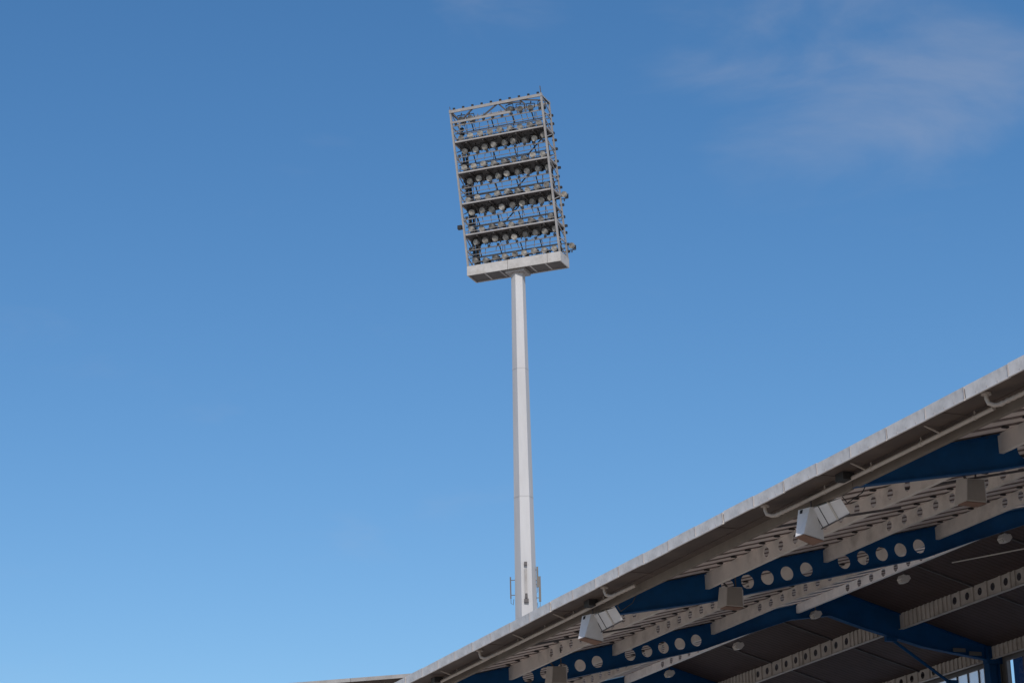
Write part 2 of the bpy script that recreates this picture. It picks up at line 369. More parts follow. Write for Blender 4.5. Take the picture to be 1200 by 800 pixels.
gt = MB(); gt.box(FX+0.055, FX+0.07, 0, S, 12.38+E_, 12.56+E_)
gt.box(FX+0.055, 24.3, 0, S, 12.575+E_, 12.60+E_)
me_gt = gt.mesh('gutter', M_GUTTER)
for i in range(I0, I1):
    P_('eave_beam', me_eb, 0, Y0+S*i, 0); P_('gutter', me_gt, 0, Y0+S*i, 0)

# --- rainwater pipes: outlets every 8.53 m
def outlet(y):
    m = MB(); z = 12.34+E_
    m.tube([(23.58, 0, z+0.02), (23.58, 0, z-0.03)], 0.10, 10)
    m.tube([(23.58, 0, z), (23.58, 0, z-0.10), (23.60, -0.03, z-0.20), (23.68, -0.10, z-0.245), (23.78, -0.2, z-0.24)], 0.042, 8)
    pts = []; rs = []
    for k in range(13):
        t = k/12; pts.append((23.74+0.26*t, -0.16-0.75*t, z-0.245+0.12*t)); rs.append(0.05 if k % 2 else 0.038)
    m.tube(pts, rs, 8)
    return m
me_out = outlet(0).mesh('gutter_outlet', M_PIPE)
oy = [34.2, 42.8, 51.25, 59.75, 68.2]
for y in (25.7, *oy): P_('gutter_outlet', me_out, 0, y, 0)
pz = 12.215+E_
for ya, yb in ((17.5, 24.8), (26.0, 33.3), (34.6, 41.9), (51.6, 58.85), (60.1, 67.3), (68.5, 75.0)):
    m = MB(); m.tube([(24.0, ya, pz), (24.0, yb, pz)], 0.044, 10)
    y = ya+0.6
    while y < yb-0.3:
        m.tube([(24.0, y, pz), (24.0, y+0.07, pz)], 0.053, 10); m.box(23.99, 24.01, y+0.02, y+0.05, pz+0.05, pz+0.13); y += 1.9
    o = m.build('rain_pipe', M_PIPE, stand); o.location = (-OX, -OY, 0)
ph = MB(); ph.bar((23.62, 0, 12.345+E_), (23.98, 0.02, 12.23+E_), 0.025); ph.bar((24.03, 0.02, 12.23+E_), (24.2, 0.02, 12.33+E_), 0.025)
me_ph = ph.mesh('pipe_hanger', M_PIPE)
for y in (36.4, 39.2, 54.6, 57.4, 63.0): P_('pipe_hanger', me_ph, 0, y, 0)
# small second pipe connection where two pipes meet
# gutter openings (dark mounting boxes) and struts between eave beam and first purlin
mbx = MB(); mbx.box(23.78, 24.05, -0.16, 0.16, 12.18+E_, 12.344+E_)
me_mb = mbx.mesh('mounting_box', M_DARK)
for y in (28.6, 39.95, 51.9+0.9, 63.6+0.5): P_('mounting_box', me_mb, 0, y, 0)
stt = MB(); stt.bar((24.26, 0, 12.20+E_), (27.86, 0, 12.86+E_+0.1), 0.05, 0.05)
me_s2 = stt.mesh('strut', M_CAB)
st3 = MB(); st3.bar((28.05, 0, 13.45+E_), (31.5, 0, 14.2+E_), 0.05, 0.05)
me_s3 = st3.mesh('strut', M_CAB)
for i in range(I0, I1):
    P_('strut', me_s2, 0, Y0+S*i+3.98, 0)
    P_('strut', me_s3, 0, Y0+S*i+4.2, 0)
# thin conduit under the rear soffit
m = MB(); m.tube([(41.0, 26, 15.75+E_), (41.0, 44, 15.72+E_), (41.0, 55, 15.74+E_), (41.0, 60.0, 16.3+E_), (41.0, 62.2, 16.55+E_)], 0.02, 6)
o = m.build('conduit', M_LAMP, stand); o.location = (-OX, -OY, 0)

# --- rear wall with windows
XW = 46.62
def wbox(nm, mtl, x0, x1, y0, y1, z0, z1):
    m = MB(); m.box(x0, x1, 0, y1-y0, z0, z1); return P_(nm, m.mesh(nm, mtl), 0, y0, 0)
wm = {}
for i in range(I0, I1):
    ya = Y0+S*i
    if not wm:
        a = MB(); a.box(XW, XW+0.2, 0, S-0.01, 0, 9.5+E_); a.box(XW, XW+0.2, 0, S-0.01, 14.78+E_, roofz(XW)+0.035); a.box(XW, XW+0.2, S-0.30, S-0.02, 9.5+E_, 14.78+E_); a.box(XW, XW+0.2, 0, 0.95, 9.5+E_, 14.78+E_)
        wm['w'] = a.mesh('rear_wall', M_WALL)
        f = MB(); f.box(XW-0.04, XW+0.06, 0.95, S-0.30, 14.66+E_, 14.775+E_); f.box(XW-0.04, XW+0.06, 0.96, 1.03, 9.5+E_, 14.66+E_); f.box(XW-0.04, XW+0.06, S-0.42, S-0.31, 9.5+E_, 14.66+E_)
        wm['f'] = f.mesh('window_frame', M_WFR)
        q = MB(); q.box(XW-0.03, XW+0.05, -0.03, 0.03, 9.5+E_, 14.66+E_); wm['m'] = q.mesh('mullion', M_CAB)
        q = MB(); q.box(XW+0.01, XW+0.02, 0.035, 0.665, 9.5+E_, 14.655+E_); wm['p'] = q.mesh('pane', M_GLASS); 
        q = MB(); q.box(XW+0.01, XW+0.02, 0.035, 0.665, 9.5+E_, 14.655+E_); wm['b'] = q.mesh('pane', M_GLASSB)
    P_('rear_wall', wm['w'], 0, ya, 0)
    wf = P_('window_frame', wm['f'], 0, ya, 0)
    for k in range(17):
        y = 1.4+0.7*k
        if k < 17: inst('mullion', wm['m'], wf, (0, y, 0))
        inst('pane', wm['b'] if k >= 16 else wm['p'], wf, (0, y, 0)) if k < 17 else None
    inst('pane', wm['p'], wf, (0, 0.72, 0))

# --- terrace steps below the roof
tm = MB()
for k in range(26):
    x = 23.5+k*0.88; tm.box(x, x+0.88 if k < 25 else 46.5, YE0-OY, Y0+S*I1-OY, 0, 0.9+0.42*k)
o = tm.build('terrace', M_CONC, stand); o.location = (-OX, 0, 0)

# ================================================================ things hung under the roof
def V(x, y, z): return Vector((x, y, z+E_))
def spk_cluster():
    t = thing('loudspeaker_cluster', 'white two-part loudspeaker cluster under the gutter, right one nearest the camera', 'loudspeaker', (24.0, 42.0, 11.4+E_), 'loudspeaker clusters hung along the roof edge')
    O = Vector((24.0, 42.0, 11.4+E_))
    # cabinet one: wedge, wider at the bottom
    b = [V(23.66, 41.70, 11.40), V(23.74, 41.48, 11.42), V(24.41, 41.80, 11.40), V(24.38, 42.25, 11.40)]
    tp = [V(23.86, 41.86, 12.03), V(24.01, 41.62, 12.05), V(24.32, 41.72, 12.10), V(24.36, 42.08, 12.06)]
    m = MB(); m.hexa([p-O for p in b], [p-O for p in tp])
    c1 = m.build('cabinet', M_SPK, t)
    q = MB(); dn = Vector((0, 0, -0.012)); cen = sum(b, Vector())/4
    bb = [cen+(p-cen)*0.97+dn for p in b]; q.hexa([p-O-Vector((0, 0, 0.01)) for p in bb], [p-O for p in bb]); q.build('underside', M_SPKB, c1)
    # handle hole on the face towards the pitch
    n = (b[1]-b[0]).cross(tp[0]-b[0]).normalized(); n = n if n.x < 0 else -n
    hc = tp[0]*0.62+tp[1]*0.28+b[0]*0.10
    ux = (b[1]-b[0]).normalized(); uy = ux.cross(n).normalized()
    q = MB(); s = 0.035; q.hexa([hc-O-ux*s-uy*s*1.3, hc-O+ux*s-uy*s*1.3, hc-O+ux*s+uy*s*1.3, hc-O-ux*s+uy*s*1.3], [hc-O-ux*s-uy*s*1.3+n*.008, hc-O+ux*s-uy*s*1.3+n*.008, hc-O+ux*s+uy*s*1.3+n*.008, hc-O-ux*s+uy*s*1.3+n*.008])
    q.build('handle_recess', M_DARK, c1)
    # cabinet two: tilted long cabinet turned towards the seats
    nrm = Vector((-0.72, -0.45, -0.52)).normalized(); p0 = V(24.15, 41.62, 12.0)
    def hit(px, py):
        d = (fw*0+rt2*(px-600)-up2*(py-400)+fw*2708.35); e = Vector((0, 0, EYE)); return e + d*((p0-e).dot(nrm)/d.dot(nrm))
    f = [hit(960, 620), hit(996, 601), hit(985, 583.5), hit(948.5, 597)]
    bk = [p+Vector((0.10, 0.27, 0.09)) for p in f]
    m = MB(); m.hexa([p-O for p in f], [p-O for p in bk]); c2 = m.build('cabinet', M_SPK, t)
    for a in (0.10, 0.29):
        lo_ = f[0].lerp(f[1], a+0.02)-O; hi_ = f[3].lerp(f[2], a)-O
        m = MB(); m.bar(lo_+nrm*0.002, hi_+nrm*0.002, 0.014, 0.016, nrm); m.build('seam', M_DARK, c2)
    m = MB(); m.bar((f[0]-O)+nrm*0.0-Vector((0, 0, .012)), (f[1]-O)-Vector((0, 0, .012)), 0.03, 0.02, nrm); m.build('lower_rim', M_CAB, c2)
    m = MB(); m.tube([f[2]-O-nrm*.1, f[2]-O+Vector((.1, -.1, -.12)), f[2]-O+Vector((.3, -.4, .05)), f[2]-O+Vector((.4, -.7, .45))], 0.012, 5); m.build('cable', M_DARK, c2)
    m = MB(); yk = f[3].lerp(f[2], .62)-O; m.bar(yk+nrm*0.01, yk-nrm*.02+Vector((.05, .2, .16)), 0.05, 0.02); m.bar(f[0].lerp(f[1], .62)-O+nrm*.012, yk+nrm*.012, 0.045, 0.01, nrm); m.build('yoke', M_BOX, c2)
    m = MB(); m.bar(tp[1]-O+Vector((.1, .1, -.03)), V(24.1, 41.75, 12.33)-O, 0.03); m.bar(f[2]-O-nrm*.15, V(24.6, 40.8, 12.72)-O, 0.03); m.build('hanger', M_CAB, t)
    return t
sp1 = spk_cluster()
copy_thing(sp1, (24.0, 42.0+11.42, 11.4+E_), 'white two-part loudspeaker cluster under the gutter, left one, above the second boxed lamp')
sp1['label'] = 'white two-part loudspeaker cluster under the gutter, upper right one of the two'
for o in SC.objects:
    if o.get('category') == 'loudspeaker' and o is not sp1: o['label'] = 'white two-part loudspeaker cluster under the gutter, lower left one of the two'

def box_unit():
    t = thing('box_unit', 'x', 'box', (28.3, 41.9, 12.6+E_), 'beige boxes hung behind the first purlin')
    m = MB()
    m.hexa([(-0.26, -0.13, -0.06), (0.26, -0.13, -0.06), (0.28, 0.25, -0.06), (-0.33, 0.25, -0.06)], [(-0.22, -0.15, 0.44), (0.24, -0.15, 0.46), (0.24, 0.20, 0.50), (-0.26, 0.20, 0.50)])
    m.build('housing', M_BOX, t)
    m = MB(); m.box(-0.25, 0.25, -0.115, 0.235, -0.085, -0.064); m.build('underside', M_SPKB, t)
    m = MB(); m.hexa([(-0.235, -0.142, -0.04), (0.235, -0.142, -0.04), (0.235, -0.131, -0.04), (-0.235, -0.131, -0.04)], [(-0.20, -0.160, 0.43), (0.215, -0.160, 0.44), (0.215, -0.149, 0.44), (-0.20, -0.149, 0.43)]); m.build('front_shade', M_FRONTSHADE, t)
    m = MB(); m.box(0.252, 0.275, -0.12, 0.10, -0.03, 0.40); m.build('side_plate', M_SPK, t)
    m = MB(); m.bar((-0.1, 0.05, 0.48), (-0.3, 0.05, 0.70), 0.04); m.bar((0.15, 0.05, 0.48), (0.15, 0.05, 1.05), 0.03); m.build('hanger', M_CAB, t)
    return t
bu = box_unit()
bl = ['beige box under the roof just below the topmost blue girder', 'beige box covering the left end of the middle girder row of holes', 'beige box below the left loudspeaker cluster, lowest of the three boxes']
bu['label'] = bl[0]
copy_thing(bu, (28.3, 53.45, 12.62+E_), bl[1]); copy_thing(bu, (28.3, 65.2, 12.62+E_), bl[2])

def ridge_lamp():
    t = thing('ridge_lamp', 'x', 'lamp', (39.15, 56.5, 15.9+E_), 'small lamps hung in a row at the roof ridge')
    m = MB()
    prof_ = [(-0.17, -0.02), (-0.10, -0.14), (0.06, -0.13), (0.17, 0.0), (0.12, 0.10), (-0.10, 0.11)]
    n = len(prof_)
    vs = [(x, -0.15, z) for x, z in prof_]+[(x, 0.15, z) for x, z in prof_]
    m.add(vs, [tuple(range(n)), tuple(range(2*n-1, n-1, -1))]+[(k, n+k, n+(k+1) % n, (k+1) % n) for k in range(n)])
    m.build('housing', M_LAMP, t)
    m = MB(); m.hexa([(-0.165, -0.12, -0.045), (-0.108, -0.12, -0.143), (-0.108, 0.12, -0.143), (-0.165, 0.12, -0.045)], [(-0.175, -0.12, -0.052), (-0.118, -0.12, -0.150), (-0.118, 0.12, -0.150), (-0.175, 0.12, -0.052)])
    m.build('lens', M_REFL, t)
    m = MB(); m.tube([(0, 0, 0.1), (0, 0, 0.72)], 0.018, 6); m.box(-0.02, 0.02, -0.17, 0.17, 0.09, 0.12); m.build('hanger', M_CAB, t)
    return t
rl = ridge_lamp()
rlab = ['small ridge lamp furthest right, below the upper blue girder', 'small ridge lamp second from the right, below the holed end of the white ridge purlin',
        'small ridge lamp in the middle, below the dark sloping girder', 'small ridge lamp second from the left, just under the thin end of a white purlin', 'small ridge lamp furthest left, lowest near the bottom of the picture']
rl['label'] = rlab[0]
for k in range(1, 5): copy_thing(rl, (39.15, 56.5+5.72*k, 15.9+E_), rlab[k])

# ================================================================ FLOODLIGHT MAST
BX, BY = 46.3622, 110.6822
mast = thing('floodlight_mast', 'tall pale six-sided floodlight mast with a tilted rectangular head of lamps against the blue sky', 'floodlight mast', (BX, BY, 0))
a_ = 0.775; tl = 0.2523; W, HH, D, Z0, TR = 5.571, 8.742, 1.323, 44.64+E_, 0.55
h_ = Vector((math.cos(a_), -math.sin(a_), 0)); n_ = Vector((-math.sin(a_), -math.cos(a_), 0)); upt = Vector((0, 0, math.cos(tl)))+n_*math.sin(tl)
O_ = Vector((0, 0, Z0))
def H(s, u, d): return O_ + h_*s + upt*u + n_*d       # s along the head, u up the tilted face, d depth (+ to camera)
pol = MB()
def rad(z): return (0.78+(43.5+E_-z)*0.0213)/2
zs = [0, 12, 24, 36, 44.3+E_]
vd = Vector((BX, BY, 0)).normalized(); vr = Vector((vd.y, -vd.x, 0))
nn = 6; vs = []
for z in zs:
    for k in range(nn):
        t = math.radians(60*k+6); vs.append(tuple(vr*rad(z)*math.cos(t)*1.0 + vd*rad(z)*math.sin(t)+Vector((0, 0, z))))
fs = []
for i in range(len(zs)-1):
    for k in range(nn): fs.append((i*nn+k, i*nn+(k+1) % nn, (i+1)*nn+(k+1) % nn, (i+1)*nn+k))
pol.add(vs, fs); pole = pol.build('pole', M_POLE, mast)
cr_ = MB()
for z in (36.0+E_, ):
    cr_.tube([(0, 0, z-0.05), (0, 0, z+0.05)], rad(z)+0.012, 6)
cb = MB(); c0 = -vd*0.0
# cable conduit on the front face
fo = -vd*(0.87*0.5)
for z0, z1 in ((18, 44.2+E_),):
    cb.bar(-vd*rad(z0)*0.9+vr*0.20*rad(z0)+Vector((0, 0, z0)), -vd*rad(z1)*0.9+vr*0.2*rad(z1)+Vector((0, 0, z1)), 0.04, 0.03)
pass
for zj in (31.2+E_, 38.4+E_):
    cj = MB(); cj.tube([vr*0, vr*0], 0.1) if False else None
    r0, r1 = rad(zj)+0.012, rad(zj+0.05)+0.012; vs = []
    for z, r in ((zj, r0), (zj+0.05, r1)):
        for k in range(6):
            t = math.radians(60*k+6); vs.append(tuple(vr*r*math.cos(t)+vd*r*math.sin(t)+Vector((0, 0, z))))
    cj.add(vs, [(k, (k+1) % 6, 6+(k+1) % 6, 6+k) for k in range(6)]+[(5, 4, 3, 2, 1, 0)]); cj.build('slip_joint', M_POLE, mast)
bs = MB(); bs.tube([(0, 0, 0), (0, 0, 0.5)], 1.1, 12); bs.build('base', M_CONC, mast)
# antennas
def ant(side, zc, hgt, off, w_):
    m = MB(); c = vr*side*off
    m.bar(c+Vector((0, 0, zc-hgt/2)), c+Vector((0, 0, zc+hgt/2)), w_, w_*0.8, vd)
    for dz in (-0.35, 0.35):
        m.bar(c+Vector((0, 0, zc+dz*hgt)), vr*side*0.5+Vector((0, 0, zc+dz*hgt)), 0.035)
    m.tube([c+Vector((0, 0, zc-hgt/2)), c+Vector((0, 0, zc-hgt/2-0.25)), vr*side*(off-0.12)+Vector((0, 0, zc-hgt/2-0.35)), vr*side*(off-0.15)+Vector((0, 0, zc-hgt/2-0.05))], 0.015, 5)
    m.build('antenna', M_CAB if side < 0 else M_WALL, mast)
ant(-1, 26.35+E_, 1.15, 0.80, 0.07); ant(1, 26.25+E_, 1.35, 0.74, 0.12); ant(1, 26.9+E_, 1.1, 0.63, 0.10)
m = MB(); fc = -vd*0.56+vr*0.02
m.bar(fc+Vector((0, 0, 25.9+E_)), fc+Vector((0, 0, 27.25+E_)), 0.13, 0.10, vd); m.build('antenna', M_FRAME, mast)
m = MB(); m.bar(fc-vd*.03+Vector((0, 0, 25.42+E_)), fc-vd*.03+Vector((0, 0, 25.62+E_)), 0.24, 0.10, vd); m.bar(fc-vd*.03+Vector((0, 0, 25.66+E_)), fc-vd*.03+Vector((0, 0, 25.85+E_)), 0.14, 0.08, vd); m.bar(fc-vd*.03+Vector((0, 0, 27.4+E_)), fc-vd*.03+Vector((0, 0, 27.6+E_)), 0.16, 0.08, vd)
m.build('junction_box', M_CAB, mast)
# head tray (bottom box beam)
def hbox(m, s0, s1, d0, d1, p, z0, z1):
    b = [p+h_*s0+n_*d1, p+h_*s1+n_*d1, p+h_*s1+n_*d0, p+h_*s0+n_*d0]
    m.hexa([v+Vector((0, 0, z0)) for v in b], [v+Vector((0, 0, z1)) for v in b])
m = MB()
hw, hd = W/2, D/2
hbox(m, -hw, hw, hd-0.06, hd, O_, -TR, 0); hbox(m, -hw, hw, -hd, -hd+0.06, O_, -TR, 0)
hbox(m, -hw, -hw+0.06, -hd+0.06, hd-0.06, O_, -TR, 0); hbox(m, hw-0.06, hw, -hd+0.06, hd-0.06, O_, -TR, 0)
for s in (-1.8, -0.9, 0.9, 1.8): hbox(m, s-0.04, s+0.04, -hd+0.06, hd-0.06, O_, -TR+0.05, -0.1)
tray = m.build('tray', M_TRAY, mast)
m = MB(); hbox(m, -hw+0.05, hw-0.05, -hd+0.05, hd-0.05, O_, -TR+0.06, -TR+0.10); m.build('tray_floor', M_GRATE, tray)
m = MB(); hbox(m, -0.55, 0.55, -0.5, 0.5, O_, -TR-0.15, -TR+0.055); m.build('mast_cap', M_FRAME, mast)
m = MB()
for s in (-0.35, 2.0): hbox(m, s-0.008, s+0.008, hd, hd+0.006, O_, -TR, 0)
m.build('seam', M_CAB, tray)
# posts
for s in (-hw+0.06, hw-0.06):
    for d in (hd-0.05, -hd+0.05):
        m = MB(); m.bar(H(s, 0, d), H(s, HH+0.12, d), 0.10 if d > 0 else 0.08, 0.10, n_); m.build('post', M_FRAME, mast)
m = MB(); m.bar(H(hw-0.06, HH, hd-0.05), H(hw-0.06, HH+0.5, hd-0.05), 0.04); m.bar(H(-hw+0.06, HH, hd-0.05), H(-hw+0.06, HH+0.3, hd-0.05), 0.03); m.build('lightning_rod', M_CAB, mast)
NB = 5; bh = HH/NB
# platforms
for j in range(1, NB):
    u = bh*j
    m = MB(); p = O_+upt*u
    hbox(m, -hw+0.14, hw-0.14, hd-0.06, hd, p, -0.04, 0.045)
    pf = m.build('platform', M_FRAME, mast)
    m = MB(); hbox(m, -hw+0.10, hw-0.10, -hd, hd-0.062, p, -0.03, 0.01)
    for s in (-2.0, -1.0, 0, 1.0, 2.0): hbox(m, s-0.04, s+0.04, -hd+0.02, hd-0.07, p, -0.13, -0.032)
    hbox(m, -hw+0.10, hw-0.10, -hd, -hd+0.05, p, -0.16, -0.032)
    m.build('platform_floor', M_GRATE, pf)
# top chord + truss
m = MB(); m.bar(H(-hw, HH, hd-0.05), H(hw, HH, hd-0.05), 0.15, 0.15, upt); m.bar(H(-hw, HH, -hd+0.05), H(hw, HH, -hd+0.05), 0.11, 0.11, upt)
for s in (-hw+.06, hw-.06): m.bar(H(s, HH, hd-0.08), H(s, HH, -hd+0.08), 0.09)
m.bar(H(-hw, HH-0.62, hd-0.05), H(hw*0.3, HH-0.62, hd-0.05), 0.11, 0.11, upt)
m.build('top_chord', M_FRAME, mast)
zz = [-2.6, -2.2, -1.15, -0.7, 0.1, 0.55, 1.5, 1.9, 2.7]
zzp = [(-2.65, 1), (-2.25, 0), (-1.55, 1), (-1.0, 0), (0.15, 1), (0.65, 0), (1.45, 1), (1.75, 0.6), ]
m = MB()
for (sa, ta), (sb, tb) in ((( -2.65, 1), (-2.2, 0)), ((-2.2, 0), (-1.35, 1)), ((-0.95, 0), (0.15, 1)), ((0.15, 1), (0.7, 0)), ((1.4, 1), (1.75, 0.45)), ((0.15, .97), (1.6, 0.7)), ((1.4, .97), (2.7, .55))):
    m.bar(H(sa, HH-0.62+0.6*ta, hd-0.06), H(sb, HH-0.62+0.6*tb, hd-0.06), 0.075, 0.075, upt)
m.build('truss_brace', M_GRATE, mast)
# side bracing and ladder
for s in (-hw+0.06, hw-0.06):
    m = MB()
    for j in range(NB*3):
        u0, u1 = HH*j/(NB*3), HH*(j+1)/(NB*3)
        da, db = (hd-0.08, -hd+0.08) if j % 2 else (-hd+0.08, hd-0.08)
        m.bar(H(s, u0, da), H(s, u1, db), 0.045)
    for j in range(0, NB+1): m.bar(H(s, bh*j, hd-0.1), H(s, bh*j, -hd+0.1), 0.09)
    for j in range(NB): m.bar(H(s, bh*(j+.5), hd-0.1), H(s, bh*(j+.5), -hd+0.1), 0.05)
    m.build('side_brace', M_FRAME, mast)
m = MB(); ls = hw-0.35
for d_ in (-0.12, -0.45): m.bar(H(ls, 0, d_), H(ls, HH-0.2, d_), 0.05)
k = 0.2
while k < HH-0.3: m.bar(H(ls, k, -0.12), H(ls, k, -0.45), 0.035); k += 0.3
m.build('ladder', M_FRAME, mast)
# cable trays behind left post
m = MB()
for j in range(9):
    s = -hw+0.22+random.uniform(-0.06, 0.12); m.tube([H(s, 0, -0.2-0.05*j), H(s+random.uniform(-.05, .05), HH*0.3, -0.2-0.05*j), H(s, HH*random.uniform(.6, .95), -0.2-0.04*j)], 0.028, 5)
    s = hw-0.2-random.uniform(-0.06, 0.2); m.tube([H(s, 0, -0.2-0.04*j), H(s+random.uniform(-.05, .05), HH*0.3, -0.2-0.05*j), H(s, HH*random.uniform(.6, .95), -0.2-0.04*j)], 0.022, 5)
for j in range(22):
    u = 0.3+j*0.385; s = -hw+0.28+random.uniform(-.08, .16); c = H(s, u, -0.1+random.uniform(-.3, .3)); m.bar(c-h_*.1, c+h_*.1, .16, .14)
    s = hw-0.25+random.uniform(-.1, .1); c = H(s, u, -0.2+random.uniform(-.3, .2)); m.bar(c-h_*.06, c+h_*.06, .12, .12)
m.build('cables', M_DARK, mast)
# floodlights: shared meshes
def disc(mb, c, ax, r0, r1, l, n=12): mb.tube([c, c+ax*l], [r0, r1], n)
aim = (n_*0.93 - Vector((0, 0, 0.36))).normalized()
lm = MB(); z_ = Vector((0, 0, 0))
lm.tube([-aim*0.26, -aim*0.20, -aim*0.06, aim*0.05], [0.06, 0.12, 0.165, 0.175], 12)
lm.bar(-aim*0.32, -aim*0.18, 0.13, 0.12)
me_l = lm.mesh('floodlight', M_LBODY)
lg = MB(); lg.tube([aim*0.052, aim*0.062], [0.155, 0.155], 12); me_g = lg.mesh('front_glass', M_REFL)
def fit(sgn):
    m = MB(); 
    m.bar(-h_*0.23, -h_*0.23+Vector((0, 0, 0.26*sgn)), 0.03); m.bar(h_*0.23, h_*0.23+Vector((0, 0, 0.26*sgn)), 0.03); m.bar(-h_*0.23+Vector((0, 0, 0.26*sgn)), h_*0.23+Vector((0, 0, 0.26*sgn)), 0.04)
    m.bar(-n_*0.30+Vector((0, 0, -.07)), -n_*0.30+Vector((0, 0, .12)), 0.17, 0.16, n_)
    m.bar(Vector((0, 0, 0.26*sgn)), Vector((0, 0, 0.40*sgn)), 0.05)
    return m.mesh('bracket', M_DARK)
me_bu, me_bd = fit(1), fit(-1)
NL = 9
for j in range(NB):
    ub = bh*j
    # rails
    m = MB()
    fr = 0.50 if j < NB-1 else 0.53
    m.bar(H(-hw+.1, ub+bh*fr, hd-0.06), H(hw-.1, ub+bh*fr, hd-0.06), 0.065, 0.065, upt)
    m.bar(H(-hw+.1, ub+bh*(fr-.19), hd-0.35), H(hw-.1, ub+bh*(fr-.19), hd-0.35), 0.055, 0.055, upt)
    m.bar(H(-hw+.1, ub+bh*(fr-.02), -hd+0.1), H(hw-.1, ub+bh*(fr-.02), -hd+0.1), 0.05, 0.05, upt)
    m.bar(H(-hw+.1, ub+bh*0.22, -hd+0.1), H(hw-.1, ub+bh*0.22, -hd+0.1), 0.05, 0.05, upt)
    for q in (0.36, 0.12): m.bar(H(-hw+.1, ub+bh*q, hd-0.12), H(hw-.1, ub+bh*q, hd-0.12), 0.035, 0.035, upt)
    rails = m.build('rail', M_RAIL, mast)
    m = MB()
    for k in range(11):          # drooping supply cables and lamp arms
        s = -hw+0.35+k*0.47+random.uniform(-.1, .1); s2 = s+random.uniform(.15, .45)
        m.tube([H(s, ub+bh*0.9, 0.1), H((s+s2)/2, ub+bh*random.uniform(.55, .7), 0.25), H(s2, ub+bh*0.78, 0.2)], 0.014, 4)
        m.bar(H(s, ub+bh*0.78, -0.25), H(s, ub+bh*1.0, -0.25), 0.04)
        m.bar(H(s, ub+bh*0.5, hd-0.1), H(s+random.uniform(-.1, .1), ub+bh*random.uniform(.3, .36), hd-0.14), 0.03)
        if k % 3 == 0: m.bar(H(s, ub+0.1, -hd+.1), H(s+0.5, ub+bh*0.5, hd-.1), 0.035)
        if k % 4 == 1: m.bar(H(s, ub+bh*.95, -hd+.1), H(s-0.55, ub+bh*0.55, hd-.1), 0.035)
    m.build('lamp_arm', M_RAIL, rails)
    m = MB()
    for s in (-1.95, -0.75, 0.5, 1.65):
        m.bar(H(s+0.1*j, ub+bh*(fr-.19), hd-0.3), H(s+0.1*j, ub+bh*fr, hd-0.1), 0.05)
    if j in (1, 2, 3): m.bar(H(-1.6+j*0.9, ub+bh*0.45, -hd+.12), H(-0.6+j*0.9, ub+bh*0.92, -hd+.12), 0.05)
    for k in range(24):
        s = -hw+0.3+k*0.215; m.bar(H(s, ub+0.02, -hd+0.15), H(s, ub+0.55, -hd+0.15), 0.03)
    m.bar(H(-hw+.1, ub+0.55, -hd+.15), H(hw-.1, ub+0.55, -hd+.15), 0.05)
    for k in range(9):
        s = -hw+0.5+k*0.57+random.uniform(-.1, .1); c = H(s, ub+random.uniform(.12,.3), -hd+0.35); m.bar(c-h_*.11, c+h_*.11, 0.2, 0.2)
    m.build('rail_post', M_DARK, rails)
    for row in (0, 1):
        for k in range(NL):
            s = -hw+0.42+k*0.59+(0.12 if row else 0)
            if s > hw-0.2: continue
            if row: c = H(s+random.uniform(-.05,.05), ub+bh*0.78+random.uniform(-.05, .05), hd-0.30-random.uniform(0,.2))
            else: c = H(s, ub+bh*0.19+random.uniform(-.05, .05), hd-0.22-random.uniform(0,.15))
            if j == NB-1 and row and k < 5 and k > 1: continue
            f = inst('floodlight', me_l, mast, c); f.rotation_euler = (random.uniform(-.2, .2), random.uniform(-.2, .2), random.uniform(-.5, .5))
            inst('front_glass', me_g, f); inst('bracket', me_bu if row else me_bd, f)
    # black ballast heads sitting on the rail
    m = MB()
    for k in range(10):
        s = -hw+0.3+k*0.56; c = H(s, ub+bh*fr+0.09, hd-0.06); m.tube([c-upt*0.06, c+upt*0.06], 0.075, 6)
    m.build('rail_fitting', M_DARK, rails)
m = MB()
for k in range(10):
    c = H(-hw+0.3+k*0.56, HH+0.13, hd-0.05); m.tube([c-upt*0.06, c+upt*0.06], 0.07, 6)
m.build('rail_fitting', M_DARK, mast)
# fittings sticking out behind the right-hand side
m = MB()
for k in range(16):
    u = 0.4+k*0.52+random.uniform(-.1, .1); c = H(hw-0.12+random.uniform(0, .10), u, -hd-0.12+random.uniform(-.05, .12)); m.bar(c-h_*0.12, c+h_*0.12, 0.13, 0.12)
m.build('ballast_box', M_DARK, mast)
f = inst('floodlight', me_l, mast, H(hw+0.2, 0.75, -hd-0.15)); inst('front_glass', me_g, f); inst('bracket', me_bd, f)
f = inst('floodlight', me_l, mast, H(hw+0.15, 3.6, -hd-0.05)); inst('front_glass', me_g, f); inst('bracket', me_bd, f)
m = MB(); c = H(-hw-0.18, 2.25, hd-0.1); m.bar(c-h_*.12, c+h_*.12, 0.2, 0.22); m.bar(c, c+h_*.25, .05); m.build('junction_box', M_DARK, mast)

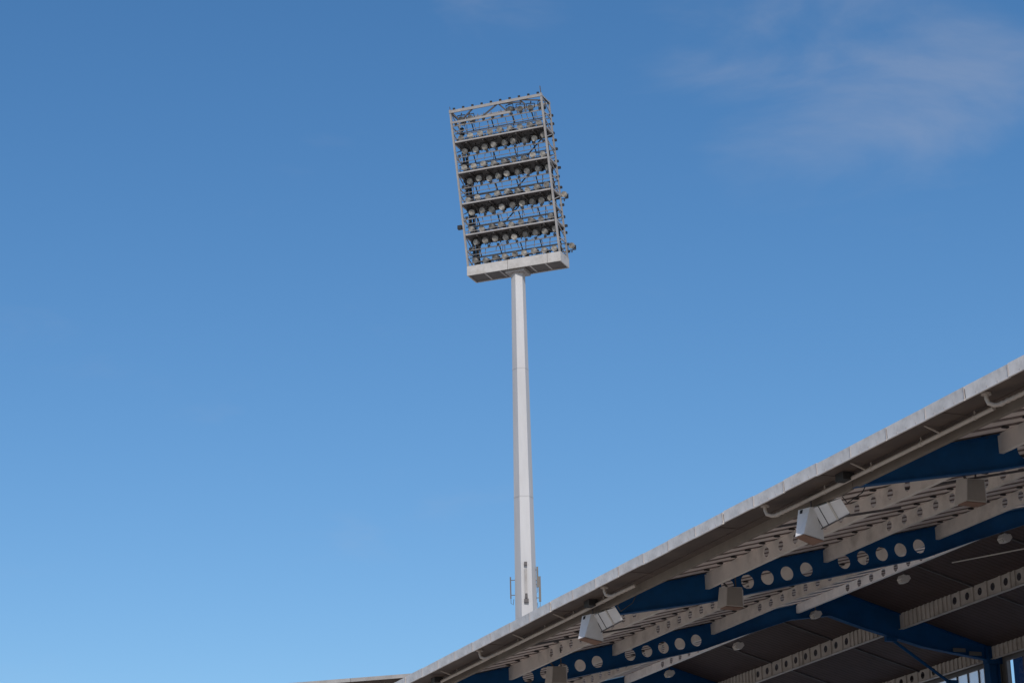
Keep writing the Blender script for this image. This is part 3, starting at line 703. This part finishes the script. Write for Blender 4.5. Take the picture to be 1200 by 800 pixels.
# ================================================================ FAR STAND ROOF (bottom left)
k_ = 1.45
A = Vector((23.03*k_, 63.45*k_, 12.33*k_+E_)); dd = Vector((-0.776, 0.631, 0)); pp = Vector((0.631, 0.776, 0))
far = thing('far_stand', 'distant stand roof with thin grey edge just showing at the bottom left of the roof', 'grandstand', (A.x, A.y, 0))
Bf = Vector((A.x, A.y, 0))
def F(t, q, z): return dd*t + pp*q + Vector((0, 0, A.z+z))
fm = MB(); fm.hexa([F(0, 0, -0.16), F(2.98, 0, -0.16), F(2.98, 0.06, -0.16), F(0, 0.06, -0.16)], [F(0, 0, 0), F(2.98, 0, 0), F(2.98, 0.06, 0), F(0, 0.06, 0)]); me_ff = fm.mesh('fascia_panel', M_FRAME)
for k in range(-1, 12):
    o = inst('fascia_panel', me_ff, far, dd*3.0*k)
m = MB(); m.hexa([F(-3, 0.3, -0.38), F(36, 0.3, -0.38), F(36, 1.5, -0.38), F(-3, 1.5, -0.38)], [F(-3, 0.07, -0.12), F(36, 0.07, -0.12), F(36, 1.5, -0.32), F(-3, 1.5, -0.32)]); m.build('gutter_soffit', M_GUTTER, far)
m = MB(); m.hexa([F(-3, 1.5, -0.9), F(36, 1.5, -0.9), F(36, 1.6, -0.9), F(-3, 1.6, -0.9)], [F(-3, 1.5, -0.3), F(36, 1.5, -0.3), F(36, 1.6, -0.3), F(-3, 1.6, -0.3)]); m.build('eave_beam', M_BEIGE, far)
m = MB(); m.hexa([F(-3, 1.62, -0.35), F(36, 1.62, -0.35), F(36, 18, 2.5), F(-3, 18, 2.5)], [F(-3, 1.62, -0.3), F(36, 1.62, -0.3), F(36, 18, 2.55), F(-3, 18, 2.55)]); m.build('roof_deck', M_DECK, far)
for k in range(4):
    t = 1.0+k*11
    m = MB(); m.hexa([F(t, 1.62, -1.4), F(t+0.3, 1.62, -1.4), F(t+0.3, 18, 0.8), F(t, 18, 0.8)], [F(t, 1.62, -0.36), F(t+0.3, 1.62, -0.36), F(t+0.3, 18, 2.45), F(t, 18, 2.45)]); m.build('girder', M_BLUE, far)
    m = MB(); m.hexa([F(t, 17, -A.z), F(t+0.4, 17, -A.z), F(t+0.4, 17.4, -A.z), F(t, 17.4, -A.z)], [F(t, 17, 1), F(t+0.4, 17, 1), F(t+0.4, 17.4, 1), F(t, 17.4, 1)]); m.build('column', M_BLUE, far)
for q in (5.5, 9.5, 13.5):
    m = MB(); z = -0.35+(q-1.62)*0.174; m.hexa([F(-3, q, z-.7), F(36, q, z-.7), F(36, q+.1, z-.7), F(-3, q+.1, z-.7)], [F(-3, q, z-.02), F(36, q, z-.02), F(36, q+.1, z-.02), F(-3, q+.1, z-.02)]); m.build('purlin', M_BEIGE, far)
# the far stand's steps and back wall
m = MB(); zt = A.z
for k in range(16):
    q = 2.0+k*0.95; top = 1.0+0.62*k
    m.hexa([F(-3, q, -zt), F(36, q, -zt), F(36, q+0.95, -zt), F(-3, q+0.95, -zt)], [F(-3, q, top-zt), F(36, q, top-zt), F(36, q+0.95, top-zt), F(-3, q+0.95, top-zt)])
m.build('terrace', M_CONC, far)
m = MB(); m.hexa([F(-3, 17.5, -zt), F(36, 17.5, -zt), F(36, 17.7, -zt), F(-3, 17.7, -zt)], [F(-3, 17.5, 2.3), F(36, 17.5, 2.3), F(36, 17.7, 2.3), F(-3, 17.7, 2.3)]); m.build('rear_wall', M_WALL, far)
